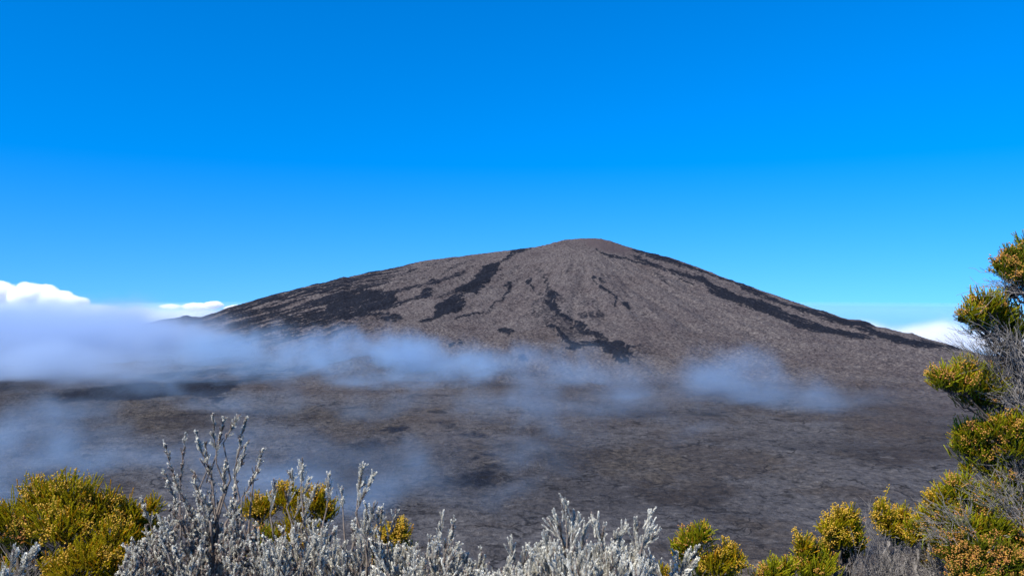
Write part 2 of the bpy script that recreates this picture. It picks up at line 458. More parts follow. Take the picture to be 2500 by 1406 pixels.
# pressure-ridge cracks on the plain
warp = nt.add('ShaderNodeTexNoise'); nt.link(pos2, warp.inputs['Vector']); warp.inputs['Scale'].default_value = 1 / 22.0; warp.inputs['Detail'].default_value = 3
wv = nt.vmath('SCALE', nt.vmath('SUBTRACT', warp.outputs['Color'], (0.5, 0.5, 0.5))); wv.node.inputs['Scale'].default_value = 52
wp = nt.vmath('MULTIPLY', nt.vmath('ADD', pos, wv), (0.62, 1, 0))
cracks = None
for sc_, wid, thr, seed in ((1 / 62.0, 0.034, 0.51, 0), (1 / 30.0, 0.046, 0.54, 300)):
    vo = nt.add('ShaderNodeTexVoronoi', feature='DISTANCE_TO_EDGE')
    nt.link(wp, vo.inputs['Vector']); vo.inputs['Scale'].default_value = sc_
    c = nt.maprange(vo.outputs['Distance'], 0.0, wid, 1.0, 0.0, True)
    gate = nt.maprange(nt.noise(nt.vmath('ADD', pos2, (seed, 77, 0)), 1 / 60.0, 3, 0.6), thr - 0.03, thr + 0.05)
    c = nt.math('MULTIPLY', c, gate)
    cracks = c if cracks is None else nt.math('MAXIMUM', cracks, c)
cracks = nt.math('MULTIPLY', cracks, nt.math('SUBTRACT', 1.0, a_near))
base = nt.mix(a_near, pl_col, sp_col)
# dark fresh flows, and the shade painted into the hollows
edge = nt.math('ADD', a_flow, nt.math('MULTIPLY', nt.math('SUBTRACT', n_mid, 0.5), 0.9))
fm = nt.maprange(edge, 0.26, 0.66)
fm = nt.math('MULTIPLY', fm, nt.maprange(a_flow, 0.04, 0.22))
dark = nt.ramp(n_fine, [(0.35, (0.005, 0.006, 0.011)), (0.54, (0.012, 0.014, 0.022)), (0.64, (0.032, 0.034, 0.044)), (0.74, (0.070, 0.070, 0.080))])
base = nt.mix(fm, base, dark)
base = nt.mix(nt.math('MULTIPLY', cracks, 0.95), base, (0.016, 0.015, 0.016))
hgt = nt.math('ADD', nt.math('MULTIPLY', n_fine, 2.6), nt.math('MULTIPLY', n_pl, 2.6))
bmp = nt.add('ShaderNodeBump'); bmp.inputs['Strength'].default_value = 1.0; bmp.inputs['Distance'].default_value = 1.0
nt.link(hgt, bmp.inputs['Height'])
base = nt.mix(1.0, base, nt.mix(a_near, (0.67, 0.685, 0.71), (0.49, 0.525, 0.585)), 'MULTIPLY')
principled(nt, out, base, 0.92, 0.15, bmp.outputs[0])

# the volcano and the plain meet along one line of shared vertices
fz = (NEAR.reshape(NV, NU)[:-1, :-1].ravel() > 0.5)


def sub_mesh(name, mask):
    q = quads[mask]
    used = np.zeros(len(verts), bool); used[q.ravel()] = True
    idx = np.cumsum(used) - 1
    return mesh_obj(name, verts[used], idx[q], m_ter, smooth=True, attrs={'ground_kind': ('FLOAT_COLOR', colr[used])})


plain = sub_mesh('lava_plain', ~fz)
tag(plain, 'grey cracked lava plain spread below the volcano', kind='structure')
volc = sub_mesh('volcano', fz)
tag(volc, 'broad brown shield volcano with dark lava flows', kind='structure')

# sea far below, out to its real horizon
N = 192
ang = np.linspace(0, 2 * np.pi, N, endpoint=False)
rad = np.array([2000, 9000, 20000, 45000, 80000, 107900.0])
sv = [[0, 0, -2200]]; sf = []
for r in rad:
    sv += [[r * math.cos(t), r * math.sin(t), -2200] for t in ang]
tri = [[0, 1 + i, 1 + (i + 1) % N] for i in range(N)]
for k in range(len(rad) - 1):
    for i in range(N):
        p0 = 1 + k * N + i; p1 = 1 + k * N + (i + 1) % N
        tri += [[p0, p0 + N, p1 + N], [p0, p1 + N, p1]]
m_sea, nt, out = new_mat('sea_water')
principled(nt, out, (0.05, 0.16, 0.32), 0.03, 0.5)
hv = []
for zc in (-2198.0, -1680.0):
    for r in (14000.0, 107000.0):
        hv += [[r * math.cos(t), r * math.sin(t), zc] for t in ang]
hf = []
for i in range(N):
    j = (i + 1) % N
    hf += [[i, j, N + j, N + i], [2 * N + i, 3 * N + i, 3 * N + j, 2 * N + j], [i, 2 * N + i, 2 * N + j, j], [N + i, N + j, 3 * N + j, 3 * N + i]]
m_air, nt2, out2 = new_mat('sea_air')
vs = nt2.add('ShaderNodeVolumePrincipled'); vs.inputs['Color'].default_value = (0.46, 0.84, 1.0, 1); vs.inputs['Density'].default_value = 4.5e-5
nt2.link(vs.outputs[0], out2.inputs['Volume'])
tag(mesh_obj('sea_haze', hv, hf, m_air, smooth=False), 'pale blue haze over the far sea', kind='stuff')
tag(mesh_obj('sea', sv, tri, m_sea), 'pale blue sea out to the horizon', kind='structure')
# ------------------------------------------------------------------ fog and clouds: real volumes on voxel grids
def vol_mat(name, color, density, aniso=0.0):
    m, nt, out = new_mat(name)
    at_ = nt.add('ShaderNodeAttribute', attribute_name='density')
    vs = nt.add('ShaderNodeVolumePrincipled')
    vs.inputs['Color'].default_value = (*color, 1)
    vs.inputs['Anisotropy'].default_value = aniso
    vs.inputs['Density Attribute'].default_value = ''
    nt.link(nt.math('MULTIPLY', at_.outputs['Fac'], density), vs.inputs['Density'])
    nt.link(vs.outputs[0], out.inputs['Volume'])
    return m


def volume_obj(name, lo, hi, voxel, mat, puffs, noise_scale, nlo, nhi, zstretch=1.0, seed=0.0, soft=0.0, detail=4, rough=0.55, floor_fade=None, warp=0.0):
    """puffs: (centre xyz, radii xyz, amount, wispiness). Density = sum of soft ellipsoids shaped by fractal noise."""
    o = bpy.data.objects.new(name, bpy.data.volumes.new(name)); col.objects.link(o)
    o.data.materials.append(mat)
    ng = bpy.data.node_groups.new(name + '_density', 'GeometryNodeTree')
    ng.interface.new_socket('Geometry', in_out='OUTPUT', socket_type='NodeSocketGeometry')
    nt = NT(ng)
    go = nt.add('NodeGroupOutput')
    vc = nt.add('GeometryNodeVolumeCube')
    p = nt.add('GeometryNodeInputPosition').outputs[0]
    ps = nt.vmath('ADD', nt.vmath('MULTIPLY', p, (1, 1, zstretch)), (seed, seed * 0.7, 0))
    n1 = nt.noise(ps, noise_scale, detail, rough)
    pw = p
    if warp:
        w = nt.add('ShaderNodeTexNoise'); nt.link(ps, w.inputs['Vector'])
        w.inputs['Scale'].default_value = noise_scale * 0.7; w.inputs['Detail'].default_value = 2
        sc = nt.add('ShaderNodeVectorMath', operation='SCALE')
        nt.link(nt.vmath('SUBTRACT', w.outputs['Color'], (0.5, 0.5, 0.5)), sc.inputs[0]); sc.inputs['Scale'].default_value = warp
        pw = nt.vmath('ADD', p, sc.outputs[0])
    tot = None
    for c, r, amt, wisp in puffs:
        d = nt.vmath('LENGTH', nt.vmath('DIVIDE', nt.vmath('SUBTRACT', pw, tuple(float(q) for q in c)), tuple(float(q) for q in r)))
        f = nt.maprange(d, 1.0, soft, 0.0, 1.0, True)
        # noise carves the puff: the wispier, the deeper
        g = nt.maprange(nt.math('ADD', n1, nt.math('MULTIPLY', nt.math('SUBTRACT', f, 1.0), wisp)), nlo, nhi, 0.0, 1.0, True)
        e = nt.math('MULTIPLY', nt.math('MULTIPLY', f, g), amt)
        tot = e if tot is None else nt.math('ADD', tot, e)
    sx = nt.add('ShaderNodeSeparateXYZ'); nt.link(p, sx.inputs[0])
    if floor_fade:
        tot = nt.math('MULTIPLY', tot, nt.maprange(sx.outputs[2], floor_fade[0], floor_fade[1]))
    tot = nt.math('MULTIPLY', tot, nt.math('GREATER_THAN', tot, 0.012))
    nt.link(tot, vc.inputs['Density'])
    vc.inputs['Min'].default_value = lo; vc.inputs['Max'].default_value = hi
    for k, i in (('Resolution X', 0), ('Resolution Y', 1), ('Resolution Z', 2)):
        vc.inputs[k].default_value = max(4, int((hi[i] - lo[i]) / voxel[i]))
    sm = nt.add('GeometryNodeSetMaterial'); sm.inputs['Material'].default_value = mat
    nt.link(vc.outputs[0], sm.inputs['Geometry'])
    nt.link(sm.outputs[0], go.inputs[0])
    md = o.modifiers.new('density', 'NODES'); md.node_group = ng
    return o


def puff(px, py, d, rx, ry, rz, amt, wisp):
    return (at(px, py, d), (rx, ry, rz), amt, wisp)


FOG = [
 puff(-520, 835, 2500, 900, 1000, 190, 1.0, .15),
 puff(40, 835, 2400, 760, 800, 178, 1.0, .2),
 puff(40, 905, 1800, 480, 420, 96, .65, .35),
 puff(330, 890, 1900, 320, 300, 70, .25, .4),
 puff(-300, 900, 1700, 500, 420, 110, .9, .3),
 puff(300, 852, 2450, 560, 700, 126, .95, .3),
]
VEIL = [
 puff(190, 1005, 1290, 190, 220, 56, .34, .42),
 puff(590, 985, 1400, 300, 220, 54, .26, .32),
 puff(900, 1010, 1270, 170, 200, 46, .26, .42),
 puff(1150, 985, 1400, 230, 220, 56, .30, .38),
 puff(380, 960, 1560, 280, 220, 50, .30, .35),
 puff(640, 885, 2000, 620, 420, 105, .26, .18),
 puff(1080, 893, 1900, 520, 380, 92, .24, .18),
 puff(1420, 915, 1720, 330, 300, 70, .18, .2),
 puff(420, 850, 2250, 420, 430, 100, .45, .45),
 puff(560, 856, 2250, 430, 430, 112, .66, .42),
 puff(800, 862, 2080, 400, 400, 122, .70, .48),
 puff(1000, 866, 2000, 340, 360, 126, .70, .52),
 puff(1190, 880, 1930, 300, 350, 116, .60, .56),
 puff(1390, 893, 1830, 270, 330, 96, .42, .6),
 puff(1530, 950, 1580, 190, 240, 70, .30, .6),
 puff(960, 925, 1720, 520, 260, 56, .50, .4),
 puff(560, 935, 1850, 480, 300, 50, .30, .4),
 puff(1790, 905, 1560, 210, 220, 112, .44, .45),
 puff(1930, 965, 1430, 330, 230, 84, .24, .30),
 puff(1690, 985, 1400, 150, 180, 56, .16, .6),
 puff(90, 1070, 1010, 190, 200, 58, .46, .42),
 puff(-60, 1150, 850, 210, 240, 52, .50, .35),
 puff(170, 1150, 850, 170, 150, 40, .36, .35),
 puff(250, 1030, 1150, 110, 120, 42, .30, .6),
 puff(470, 1100, 930, 150, 140, 38, .36, .45),
 puff(720, 1120, 880, 190, 140, 38, .26, .4),
 puff(960, 1090, 950, 110, 120, 36, .36, .5),
 puff(600, 1200, 770, 200, 150, 34, .26, .35),
 puff(860, 1220, 740, 130, 120, 30, .32, .4),
 puff(1130, 1040, 1130, 90, 120, 40, .32, .6),
 puff(1310, 1020, 1180, 100, 150, 50, .30, .6),
 puff(1290, 1140, 880, 75, 140, 34, .34, .55),
 puff(1230, 1200, 760, 80, 130, 26, .30, .5),
 puff(1720, 1085, 960, 85, 100, 28, .18, .6),
 puff(450, 1100, 930, 440, 190, 40, .22, .22),
 puff(820, 1170, 810, 280, 180, 34, .28, .22),
 puff(1310, 1090, 980, 150, 280, 38, .26, .32),
 puff(1470, 985, 1330, 240, 220, 56, .34, .2),
 puff(1800, 960, 1450, 320, 230, 76, .20, .25),
 puff(2060, 1030, 1250, 170, 120, 30, .14, .4),
]
m_fog = vol_mat('fog_vapour', (0.50, 0.65, 0.86), 0.0115, 0.1)
m_veil = vol_mat('mist_vapour', (0.40, 0.595, 0.83), 0.0118, 0.1)
fog = volume_obj('fog', (-2700, 1100, -222), (-100, 3900, 40), (11, 11, 8), m_fog, FOG, 1 / 140.0, 0.18, 0.50, soft=0.0, zstretch=1.25, warp=150.0, detail=5, rough=0.6)
tag(fog, 'pale lavender fog bank filling the low ground at the left', kind='stuff')
veil = volume_obj('mist', (-900, 540, -222), (900, 2700, -30), (7.5, 7.5, 6), m_veil, VEIL, 1 / 95.0, 0.25, 0.57, soft=0.0, zstretch=0.75, warp=170.0, detail=6, rough=0.66, seed=40)
tag(veil, 'thin blue mist drifting in wisps low over the lava plain', kind='stuff')

m_cum = vol_mat('cloud_vapour', (1.0, 1.0, 1.0), 0.040, 0.0)
CL1 = [puff(-170, 728, 9000, 560, 600, 215, 1, .75), puff(-20, 722, 8950, 380, 460, 225, 1, .75), puff(80, 722, 8900, 330, 440, 210, 1, .8), puff(140, 733, 8850, 250, 380, 160, .8, .85), puff(178, 742, 8800, 190, 330, 110, .5, .9),
 puff(235, 757, 8700, 330, 400, 75, .12, .5), puff(330, 762, 8700, 330, 400, 55, .08, .5), puff(60, 760, 8700, 700, 500, 130, .10, .4), puff(-200, 760, 8700, 700, 500, 140, .12, .4)]
c = volume_obj('cloud', (-7700, 8000, -420), (-4000, 9800, 190), (16, 24, 11), m_cum, CL1, 1 / 170.0, 0.02, 0.16, warp=150.0, detail=6, rough=0.66, soft=.35)
tag(c, 'bright white billowing cumulus cloud at the left edge above the fog', 'cloud')
CL2 = [puff(415, 750, 9200, 150, 220, 34, .6, .7), puff(475, 748, 9200, 200, 240, 50, .9, .75), puff(522, 745, 9200, 150, 220, 66, 1, .75), puff(572, 752, 9200, 150, 220, 40, .7, .7), puff(500, 762, 9200, 420, 300, 50, .06, .3)]
c = volume_obj('cloud', (-4300, 8800, -330), (-2700, 9600, -130), (12, 22, 7), m_cum, CL2, 1 / 100.0, 0.04, 0.20, warp=80.0, detail=6, seed=300, soft=.4)
tag(c, 'small flat white cloud just left of the volcano at the skyline', 'cloud')
m_soft = vol_mat('thin_cloud_vapour', (0.97, 0.985, 1.0), 0.0075, 0.0)
CL3 = [puff(2125, 808, 7000, 330, 600, 150, .9, .35), puff(2190, 830, 7000, 400, 600, 190, .8, .35), puff(2300, 830, 7000, 460, 700, 225, 1.0, .35), puff(2460, 832, 7000, 460, 700, 225, 1.0, .35), puff(2640, 832, 7000, 460, 700, 225, 1.0, .35), puff(2130, 825, 7000, 260, 500, 130, .3, .3)]
c = volume_obj('cloud', (2200, 6200, -700), (5700, 7800, -120), (34, 50, 20), m_soft, CL3, 1 / 420.0, 0.08, 0.45, warp=260.0, detail=4, seed=900)
tag(c, 'soft pale cloud low behind the right flank of the volcano', 'cloud')
m_deck = vol_mat('cloud_deck_vapour', (0.93, 0.96, 1.0), 0.0060, 0.0)
DECK = [puff(420, 775, 6600, 520, 900, 150, .35, .2), puff(60, 775, 6600, 700, 900, 190, .8, .3), puff(200, 790, 6600, 600, 900, 170, .8, .3), puff(-250, 830, 6500, 1800, 1300, 300, 1, .3), puff(130, 815, 6300, 900, 1200, 250, 1, .3), puff(330, 815, 6300, 650, 1000, 212, .9, .35), puff(500, 830, 6400, 500, 900, 235, .8, .3), puff(640, 840, 6500, 500, 900, 230, .8, .3)]
c = volume_obj('cloud_deck', (-7600, 5000, -760), (-1300, 7900, -60), (50, 60, 26), m_deck, DECK, 1 / 600.0, 0.08, 0.35, warp=300.0, detail=4, seed=500)
tag(c, 'lavender cloud deck over the sea beyond the left flank', kind='stuff')
# ------------------------------------------------------------------ rim ground in front of the camera
gy = np.concatenate([np.linspace(-7, 6, 90), np.geomspace(6.15, 345, 120)])
gs = np.linspace(-1, 1, 140)
GS, GY = np.meshgrid(gs, gy)
GX = GS * (9 + np.clip(GY, 0, None) * 1.0)
fall = np.clip(GY - 3.4 - 0.35 * np.sin(GX * 0.9), 0, None)
GZ = -1.62 + 0.40 * sstep(-0.2, 1.6, GY) + 0.06 * fbm(GX / 1.3, GY / 1.3, 4) + 0.03 * pnoise(GX * 4, GY * 4) - 0.66 * fall + 0.15 * np.exp(-fall) - 0.15
GZ = GZ + np.clip(fall / 40, 0, 1) * 2.0 * fbm(GX / 14, GY / 14, 3)
gv = np.stack([GX.ravel(), GY.ravel(), GZ.ravel()], 1)
n1, n2 = GX.shape
ii, jj = np.meshgrid(np.arange(n1 - 1), np.arange(n2 - 1), indexing='ij'); a = (ii * n2 + jj).ravel()
m_rim, nt, out = new_mat('rim_soil')
tc = nt.add('ShaderNodeNewGeometry')
nn = nt.noise(tc.outputs['Position'], 9.0, 5, 0.65); n3 = nt.noise(tc.outputs['Position'], 55.0, 3, 0.6)
cc = nt.ramp(nn, [(0.3, (0.030, 0.024, 0.019)), (0.5, (0.070, 0.056, 0.044)), (0.7, (0.12, 0.10, 0.082))])
cc = nt.mix(nt.maprange(n3, 0.5, 0.7), cc, (0.16, 0.14, 0.12))
bmp = nt.add('ShaderNodeBump'); bmp.inputs['Strength'].default_value = 0.8; bmp.inputs['Distance'].default_value = 0.02
nt.link(n3, bmp.inputs['Height'])
principled(nt, out, cc, 0.95, 0.1, bmp.outputs[0])
rim = mesh_obj('ground', gv, np.stack([a, a + 1, a + 1 + n2, a + n2], 1), m_rim)
tag(rim, 'brown soil of the crater rim under the shrubs', kind='structure')


def ground_z(x, y):
    f = max(0.0, y - 3.4 - 0.35 * math.sin(x * 0.9))
    t = min(1.0, max(0.0, (y + 0.2) / 1.8))
    return -1.69 + 0.40 * t * t * (3 - 2 * t) - 0.66 * f


# ------------------------------------------------------------------ plant materials
def leaf_mat(name, trans, rough):
    m, nt, out = new_mat(name)
    at_ = nt.add('ShaderNodeAttribute', attribute_name='leaf_colour')
    p = nt.add('ShaderNodeBsdfPrincipled')
    p.inputs['Roughness'].default_value = rough; p.inputs['Specular IOR Level'].default_value = 0.25
    nt.link(at_.outputs['Color'], p.inputs['Base Color'])
    t = nt.add('ShaderNodeBsdfTranslucent'); nt.link(at_.outputs['Color'], t.inputs['Color'])
    mx = nt.add('ShaderNodeMixShader'); mx.inputs[0].default_value = trans
    nt.link(p.outputs[0], mx.inputs[1]); nt.link(t.outputs[0], mx.inputs[2]); nt.link(mx.outputs[0], out.inputs['Surface'])
    return m


m_leaf = leaf_mat('heath_leaf', 0.40, 0.5)
m_flower = leaf_mat('heath_flower', 0.20, 0.7)
m_silver = leaf_mat('felted_silver_leaf', 0.12, 0.85)


def bark_mat(name, c0, c1):
    m, nt, out = new_mat(name)
    tc = nt.add('ShaderNodeTexCoord')
    n = nt.noise(tc.outputs['Object'], 60.0, 4, 0.65)
    principled(nt, out, nt.ramp(n, [(0.3, c0), (0.7, c1)]), 0.9, 0.15)
    return m


m_bark_grey = bark_mat('grey_twig_bark', (0.10, 0.090, 0.082), (0.30, 0.275, 0.25))
m_bark_dark = bark_mat('dark_heath_bark', (0.030, 0.024, 0.020), (0.10, 0.085, 0.070))
m_bark_silver = bark_mat('silver_shrub_bark', (0.09, 0.07, 0.058), (0.24, 0.20, 0.17))

rng = np.random.RandomState(11)


def norm(v): return v / (np.linalg.norm(v, axis=-1, keepdims=True) + 1e-12)


def frames(d, roll):
    """rotation matrices (k,3,3) whose z column is d, rolled"""
    d = norm(d)
    ref = np.where(np.abs(d[:, 2:3]) < 0.9, np.array([[0, 0, 1.0]]), np.array([[1.0, 0, 0]]))
    x = norm(np.cross(ref, d)); y = np.cross(d, x)
    c, s = np.cos(roll)[:, None], np.sin(roll)[:, None]
    x2 = c * x + s * y; y2 = -s * x + c * y
    return np.stack([x2, y2, d], 2)


# --- unit leaf sprays -----------------------------------------------------
def kite(p, d, n, L, w):
    s = np.cross(d, n)
    return [p, p + d * L * 0.45 + s * w, p + d * L, p + d * L * 0.45 - s * w]


def heath_sprig(seed):
    """a needle-leaved shoot of length 1: (verts, quads, height 0..1 per vertex)"""
    r = np.random.RandomState(seed)
    v = []; h = []
    bend = r.uniform(-0.16, 0.16, 2)
    nw = 20
    for k in range(nw):
        t = (k + 0.6) / nw
        c = np.array([bend[0] * t * t, bend[1] * t * t, t * 0.94])
        nl = 4
        for j in range(nl):
            a = k * 0.9 + j * 2 * math.pi / nl + r.uniform(-.3, .3)
            o = np.array([math.cos(a), math.sin(a), 0])
            el = 0.62 + 0.65 * t + r.uniform(-.2, .2)
            d = norm(o * math.cos(el) + np.array([0, 0, math.sin(el)]))
            n = norm(np.cross(d, np.cross(np.array([0, 0, 1.0]), o)))
            v += kite(c, d, n, 0.125 * r.uniform(.75, 1.2), 0.036)
            h += [t, t, min(1, t + .08), t]
    v = np.array(v); f = np.arange(len(v)).reshape(-1, 4)
    return v, f, np.array(h)


def silver_spike(seed):
    """a felted spike of overlapping scale leaves, length 1, slimness set by scaling x and y"""
    r = np.random.RandomState(seed)
    v = []; h = []
    bend = r.uniform(-0.10, 0.10, 2)
    n = 19
    for k in range(n):
        t = (k + 0.4) / n
        rad = 1.0 * (1 - 0.40 * t ** 3)
        c = np.array([bend[0] * t * t * 8, bend[1] * t * t * 8, t * 0.95])
        for j in range(3):
            a = k * 2.4 + j * 2.094 + r.uniform(-.3, .3)
            o = np.array([math.cos(a), math.sin(a), 0]); s = np.array([-math.sin(a), math.cos(a), 0])
            L = 0.085 * r.uniform(.7, 1.3); w = r.uniform(.30, .46)
            up = np.array([0, 0, 1.0])
            v += [c + o * 0.22, c + o * 0.72 * rad + s * w + up * L * .45, c + o * rad * r.uniform(.95, 1.45) + up * L, c + o * 0.72 * rad - s * w + up * L * .45]
            h += [t, t, t, t]
    m = 5
    for k in range(3):
        t0, t1 = k / 3.0, (k + 1) / 3.0
        for j in range(m):
            a0, a1 = 2 * math.pi * j / m, 2 * math.pi * (j + 1) / m
            def q(t, a): return np.array([bend[0] * t * t * 8 + .36 * (1 - .5 * t) * math.cos(a), bend[1] * t * t * 8 + .36 * (1 - .5 * t) * math.sin(a), t * .95])
            v += [q(t0, a0), q(t0, a1), q(t1, a1), q(t1, a0)]; h += [-1] * 4
    v = np.array(v); f = np.arange(len(v)).reshape(-1, 4)
    return v, f, np.array(h)


def flower_ball():
    v = np.array([[0, 0, -1], [1, 0, 0], [0, 1, 0], [-1, 0, 0], [0, -1, 0], [0, 0, 1.1]], float)
    f = np.array([[0, 2, 1, 1], [0, 3, 2, 2], [0, 4, 3, 3], [0, 1, 4, 4], [5, 1, 2, 2], [5, 2, 3, 3], [5, 3, 4, 4], [5, 4, 1, 1]])
    return v, f[:, :3]


HEATH = [heath_sprig(s) for s in range(6)]
SPIKE = [silver_spike(s + 50) for s in range(6)]
FB_V, FB_F = flower_ball()


def scatter(bases, pos, dirs, length, width, cols_lo, cols_hi):
    """many copies of the unit sprays as one leaf mesh: verts, quads, colour"""
    V, F, C = [], [], []; off = 0
    k = len(pos); pick = rng.randint(0, len(bases), k); roll = rng.rand(k) * 6.283
    M = frames(dirs, roll)
    for b, (bv, bf, bh) in enumerate(bases):
        s = np.where(pick == b)[0]
        if not len(s): continue
        sc = np.stack([width[s], width[s], length[s]], 1)
        w = np.einsum('kij,kmj->kmi', M[s], bv[None] * sc[:, None, :]) + pos[s][:, None, :]
        hh = np.clip(bh, 0, 1)[None, :, None] ** 1.2
        c = cols_lo[s][:, None, :] * (1 - hh) + cols_hi[s][:, None, :] * hh
        jit = rng.uniform(0.82, 1.18, (len(s), bv.shape[0] // 4)).repeat(4, 1)[:, :, None]
        c = c * jit
        c = c * np.where(bh < 0, 0.42, 1.0)[None, :, None]     # the woody core is darker than the leaves
        m = bv.shape[0]
        F.append((bf[None] + (np.arange(len(s)) * m)[:, None, None] + off).reshape(-1, 4))
        V.append(w.reshape(-1, 3)); C.append(c.reshape(-1, 3)); off += len(s) * m
    V = np.concatenate(V); F = np.concatenate(F); C = np.concatenate(C)
    return V, F, np.concatenate([C, np.ones((len(C), 1))], 1)


def balls(pos, rad, cols):
    k = len(pos); m = len(FB_V)
    M = frames(rng.normal(size=(k, 3)), rng.rand(k) * 6.28)
    v = np.einsum('kij,kmj->kmi', M, FB_V[None] * rad[:, None, None]) + pos[:, None, :]
    f = (FB_F[None] + (np.arange(k) * m)[:, None, None]).reshape(-1, 3)
    c = np.repeat(cols[:, None, :], m, 1).reshape(-1, 3)
    return v.reshape(-1, 3), f, np.concatenate([c, np.ones((len(c), 1))], 1)


class Tubes:
    """collects tapered twigs into one mesh"""
    def __init__(self, sides=5): self.v = []; self.f = []; self.n = 0; self.s = sides
    def add(self, pts, r0, r1):
        pts = np.asarray(pts, float); n = len(pts)
        t = norm(np.gradient(pts, axis=0))
        ref = np.array([0.31, 0.77, 0.2]); x = norm(np.cross(np.broadcast_to(ref, t.shape), t)); y = np.cross(t, x)
        rad = np.linspace(r0, r1, n)
        a = np.arange(self.s) * 2 * math.pi / self.s
        ring = pts[:, None, :] + rad[:, None, None] * (np.cos(a)[None, :, None] * x[:, None, :] + np.sin(a)[None, :, None] * y[:, None, :])
        self.v.append(ring.reshape(-1, 3))
        i, j = np.meshgrid(np.arange(n - 1), np.arange(self.s), indexing='ij')
        b = self.n + i * self.s; j2 = (j + 1) % self.s
        self.f.append(np.stack([b + j, b + j2, b + self.s + j2, b + self.s + j], -1).reshape(-1, 4))
        self.n += n * self.s
    def build(self, name, mat, root, origin):
        return mesh_obj(name, np.concatenate(self.v) - origin, np.concatenate(self.f), mat, parent=root)


def wander(p0, p1, n=7, sag=0.0, jit=0.04, lead=None):
    """a crooked path from p0 to p1; lead = direction it starts in"""
    p0 = np.asarray(p0, float); p1 = np.asarray(p1, float)
    t = np.linspace(0, 1, n)[:, None]
    L = np.linalg.norm(p1 - p0)
    c = (p0 + p1) / 2 + (np.asarray(lead) * L * 0.35 if lead is not None else 0)
    p = (1 - t) ** 2 * p0 + 2 * t * (1 - t) * c + t ** 2 * p1
    w = rng.normal(size=(n, 3)) * jit * L; w[0] = 0; w[-1] = 0
    return p + w


def plant(name, label, cat, base, group=None):
    o = bpy.data.objects.new(name, None); col.objects.link(o)
    o.location = tuple(float(q) for q in base); o.empty_display_size = 0.1
    return tag(o, label, cat, group)


LEAF = {  # base colour of old needles, tip colour
    'yellow': ((0.205, 0.185, 0.008), (0.500, 0.420, 0.010)),
    'gold':   ((0.260, 0.215, 0.008), (0.500, 0.400, 0.009)),
    'lime':   ((0.145, 0.175, 0.009), (0.440, 0.430, 0.014)),
    'green':  ((0.075, 0.110, 0.008), (0.240, 0.270, 0.013)),
    'deep':   ((0.030, 0.046, 0.007), (0.140, 0.155, 0.012)),  # dark leaf colour; paints shade into the left bush's low gap
}


